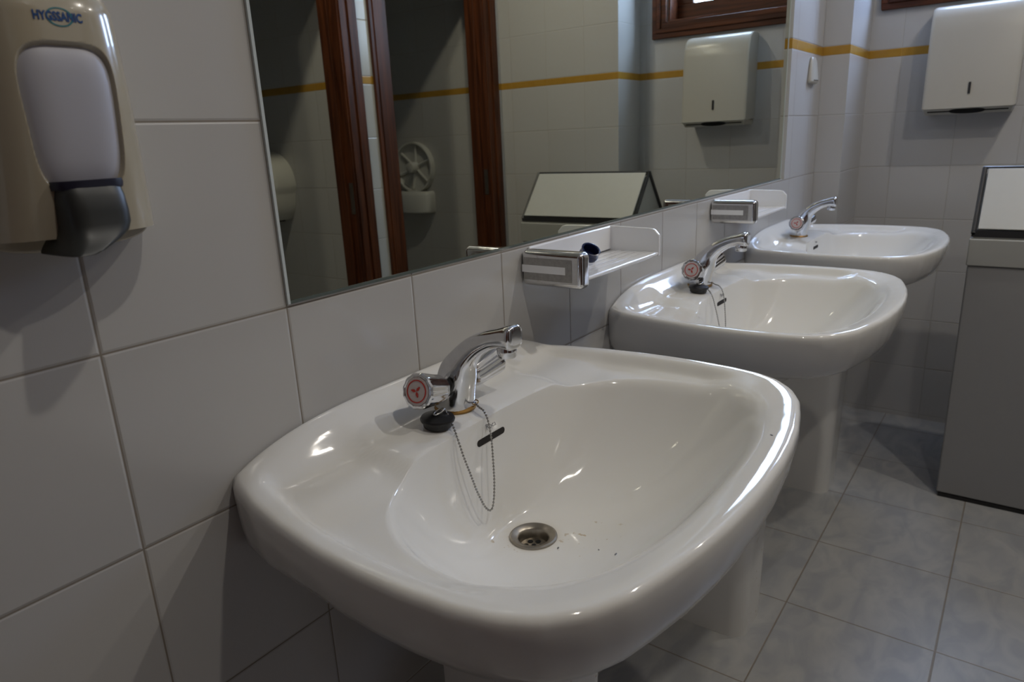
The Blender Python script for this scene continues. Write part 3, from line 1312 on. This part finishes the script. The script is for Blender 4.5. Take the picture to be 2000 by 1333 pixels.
curved_text('HYGSSANIC', 0.1575, 0.0085, M['blue'], 'logo_lettering', e, 0.033)
mb = MB()
n = 48
r1 = []
r2 = []
for j in range(n):
    a = 2*pi*j/n
    for lst, k in ((r1, 1.0), (r2, 0.86)):
        x, z = 0.001+0.0092*k*cos(a), 0.1575+0.0066*k*sin(a)
        W, D = disp_w(z), disp_d(z)
        lst.append((x, -D*(1-min(1, abs(x/W))**3.0)**(1/2.6)-0.0004, z))
mb.loft([r1, r2], False, False)
mb.build('logo_ring', M['teal'], e)

# ------------------------------------------------------------------ paper towel dispenser
TX = 2.53
e = empty('towel_dispenser', (XB, -0.438, 1.225), 'white metal paper towel dispenser on the far wall under the window', 'towel dispenser')
mb = MB()
dd = XB-TX
prof = []      # side profile (x toward room, z)
prof_pts = [(-0.0005, 0.0), (-dd+0.01, -0.010), (-dd, -0.004), (-dd+0.002, 0.012), (-dd+0.012, 0.25), (-dd+0.020, 0.295), (-dd+0.034, 0.322), (-dd+0.055, 0.336), (-dd+0.08, 0.34), (-0.0005, 0.34)]
hwid = 0.138
rings = []
for y, k in ((-hwid, 0.955), (-hwid+0.004, 0.985), (-hwid+0.012, 1.0), (hwid-0.012, 1.0), (hwid-0.004, 0.985), (hwid, 0.955)):
    rings.append([(x*k if x < -0.01 else x, y, 0.165+(z-0.165)*(0.5+0.5*k)) for x, z in prof_pts])
mb.loft(rings)
c = mb.build('cover', M['enamel'], e, angle=32)
mb = MB()
mb.box(-dd+0.0002, -dd+0.006, -0.0035, 0.0035, 0.042, 0.080)
c2 = mb.build('sight_slot', M['darktrim'], e, smooth=False)
mb = MB()
mb.loft([[(-dd+0.003, -hwid+0.004, -0.004), (-dd+0.003, hwid-0.004, -0.004), (-0.002, hwid-0.004, -0.004), (-0.002, -hwid+0.004, -0.004)],
         [(-dd+0.024, -hwid+0.010, -0.024), (-dd+0.024, hwid-0.010, -0.024), (-0.004, hwid-0.010, -0.024), (-0.004, -hwid+0.010, -0.024)]])
mb.build('outlet_tray', M['enamel'], e, smooth=False, bevel=0.002)
mb = MB()
# long slit with a wider mouth in its middle, in the sloping front of the tray
sl = lambda q: (-dd+0.003+0.021*q-0.0008, -0.004-0.020*q-0.0004)
prof_ = []
for j in range(41):
    y = -hwid+0.018+(2*hwid-0.036)*j/40
    half = 0.09+0.36*max(0.0, 1-(y/0.052)**2)**0.5 if abs(y) < 0.052 else 0.09
    prof_.append((y, half))
front = [(sl(0.5-h)[0], y, sl(0.5-h)[1]) for y, h in prof_]+[(sl(0.5+h)[0], y, sl(0.5+h)[1]) for y, h in prof_[::-1]]
mb.loft([front, [(x+0.0018, y, z+0.0018) for x, y, z in front]])
mb.build('paper_slot', M['black'], e, smooth=False)

# ------------------------------------------------------------------ white wall bracket in the corner
e = empty('wall_bracket', (2.185, 0, 1.322), 'small white tapered plastic holder on the wall beyond the mirror', 'holder')
mb = MB()
rings = []
for z, hw, d in ((0.0, 0.040, 0.014), (0.006, 0.044, 0.018), (0.03, 0.040, 0.016), (0.07, 0.030, 0.012), (0.084, 0.022, 0.008)):
    rings.append([(-hw, -0.0005, z), (-hw, -d*0.6, z), (-hw*0.7, -d, z), (hw*0.7, -d, z), (hw, -d*0.6, z), (hw, -0.0005, z)])
mb.loft(rings)
mb.build('holder_body', M['enamel'], e, bevel=0.003, angle=50)
mb = MB()
mb.box(-0.03, 0.03, -0.0195, -0.015, 0.008, 0.013)
mb.build('holder_lip', M['steel'], e, bevel=0.002)

# ------------------------------------------------------------------ waste bin
BX0, BX1, BY0, BY1 = 1.982, 2.262, -1.055, -0.531
e = empty('swing_lid_bin', ((BX0+BX1)/2, (BY0+BY1)/2, 0), 'tall grey bin with gabled lid and pale flaps, by the far wall', 'waste bin')
hx, hy = (BX1-BX0)/2, (BY1-BY0)/2
mb = MB()
mb.box(-hx+0.006, hx-0.006, -hy+0.006, hy-0.006, 0, 0.012)
mb.build('plinth', M['rubber'], e, smooth=False)
mb = MB()
rings = []
for z, k in ((0.012, -0.008), (0.765, 0.0)):
    rings.append([(-hx-k, -hy, z), (hx+k, -hy, z), (hx+k, hy, z), (-hx-k, hy, z)])
mb.loft(rings)
mb.build('body', M['bingrey'], e, bevel=0.006, angle=50)
mb = MB()
mb.box(-hx-0.006, hx+0.006, -hy-0.004, hy+0.003, 0.765, 0.845)
mb.build('collar', M['bincol'], e, bevel=0.004, angle=50)
ZB, ZT = 0.860, 1.040
mb = MB()
mb.box(-hx+0.004, hx-0.004, -hy+0.004, hy-0.004, 0.845, ZB-0.006)
mb.build('lid_ledge', M['bincol'], e, bevel=0.003, angle=50)
lh = hx-0.002


def gable(mb, x, z0, z1, y0, y1):
    mb.loft([[(-x, y0, z0), (x, y0, z0), (0, y0, z1)], [(-x, y1, z0), (x, y1, z0), (0, y1, z1)]])


mb = MB()
gable(mb, lh-0.010, ZB, ZT-0.014, -hy+0.008, hy-0.008)
lid = mb.build('lid', M['bincol'], e, smooth=False)
# dark frame: bars along the edges of the gable
mb = MB()
for y in (-hy+0.004, hy-0.004):
    for s in (-1, 1):
        mb.loft(tube([(s*lh, y, ZB), (0.0, y, ZT)], 0.006, 8))
    mb.loft(tube([(-lh, y, ZB), (lh, y, ZB)], 0.0045, 8))
for s in (-1, 1):
    mb.box(min(s*lh, s*(lh-0.007)), max(s*lh, s*(lh-0.007)), -hy, hy, ZB-0.010, ZB+0.010)
mb.loft(tube([(0, -hy, ZT), (0, hy, ZT)], 0.004, 8))
mb.build('lid_frame', M['darktrim'], e, smooth=False)
for s in (-1, 1):
    mb = MB()
    a = Vector((s*(lh-0.002), 0, ZB+0.012))
    c = Vector((s*0.006, 0, ZT-0.004))
    nrm = Vector((s*(ZT-ZB), 0, lh)).normalized()*0.004
    y0, y1 = -hy+0.012, hy-0.014
    q = [Vector((a.x, y0, a.z)), Vector((a.x, y1, a.z)), Vector((c.x, y1, c.z)), Vector((c.x, y0, c.z))]
    mb.loft([[p for p in q], [p+nrm for p in q]])
    mb.build('flap', M['binlight'], e, bevel=0.0025, angle=60)

# ------------------------------------------------------------------ toilet roll holders in the cubicles
e = empty('toilet_roll_holder', (1.58, -2.15, 1.035), 'closed white jumbo toilet roll holder, seen in the mirror at its left edge', 'toilet roll holder')
mb = MB()
R_ = 0.145
rings = []


def drum_ring(x, k):
    r = []
    for j in range(64):
        a = 2*pi*j/64
        y, z = R_*k*cos(a), R_*k*sin(a)
        if z < -0.02:
            y = math.copysign(min(abs(y)+0.0, R_*k*1.0) if abs(cos(a)) > 0.4 else abs(y), cos(a))
            if sin(a) < 0:
                z = max(R_*1.0*k*sin(a)*1.12, -0.158*k)
                y = math.copysign(R_*k*min(1, abs(cos(a))**0.45)*0.93, cos(a))
        r.append((x, y, z))
    return r


mb.loft([drum_ring(-0.0005, 1.0), drum_ring(-0.085, 1.0), drum_ring(-0.108, 0.97), drum_ring(-0.120, 0.88)])
mb.build('cover', M['rollwhite'], e, angle=50)
mb = MB()
mb.box(-0.09, -0.02, -0.06, 0.06, -0.164, -0.155)
mb.build('outlet', M['darktrim'], e, smooth=False)

e = empty('toilet_roll_holder', (2.45, -2.07, 1.062), 'opened white toilet roll holder showing its spoked hub, in the mirror', 'toilet roll holder')
mb = MB()
mb.lathe([(0.134, 0.0005), (0.134, 0.035), (0.126, 0.035), (0.124, 0.012), (0.001, 0.012)], 56, axis_mat((0, 0, 0), (-1, 0, 0)), cap0=False)
mb.build('base_dish', M['rollwhite'], e, angle=40)
mb = MB()
am = axis_mat((0, 0, 0), (-1, 0, 0))
mb.lathe([(0.030, 0.012), (0.026, 0.060), (0.015, 0.064), (0.001, 0.064)], 28, am)
for k in range(6):
    a = radians(20+60*k)
    dy, dz = cos(a), sin(a)
    mb.loft(tube([(-0.016, 0.028*dy, 0.028*dz), (-0.020, 0.118*dy, 0.118*dz)], 0.0075, 8))
mb.build('spoked_hub', M['rollwhite'], e, angle=40)
mb = MB()
rings = []
for z, hw, d in ((-0.245, 0.112, 0.075), (-0.238, 0.118, 0.085), (-0.150, 0.120, 0.088), (-0.138, 0.118, 0.080), (-0.128, 0.110, 0.070)):
    rings.append([(-0.001, -hw, z)]+[(-d*abs(sin(pi*j/16))**0.5, -hw*cos(pi*j/16), z) for j in range(1, 16)]+[(-0.001, hw, z)])
mb.loft(rings)
mb.build('hanging_cover', M['rollwhite'], e, angle=45)
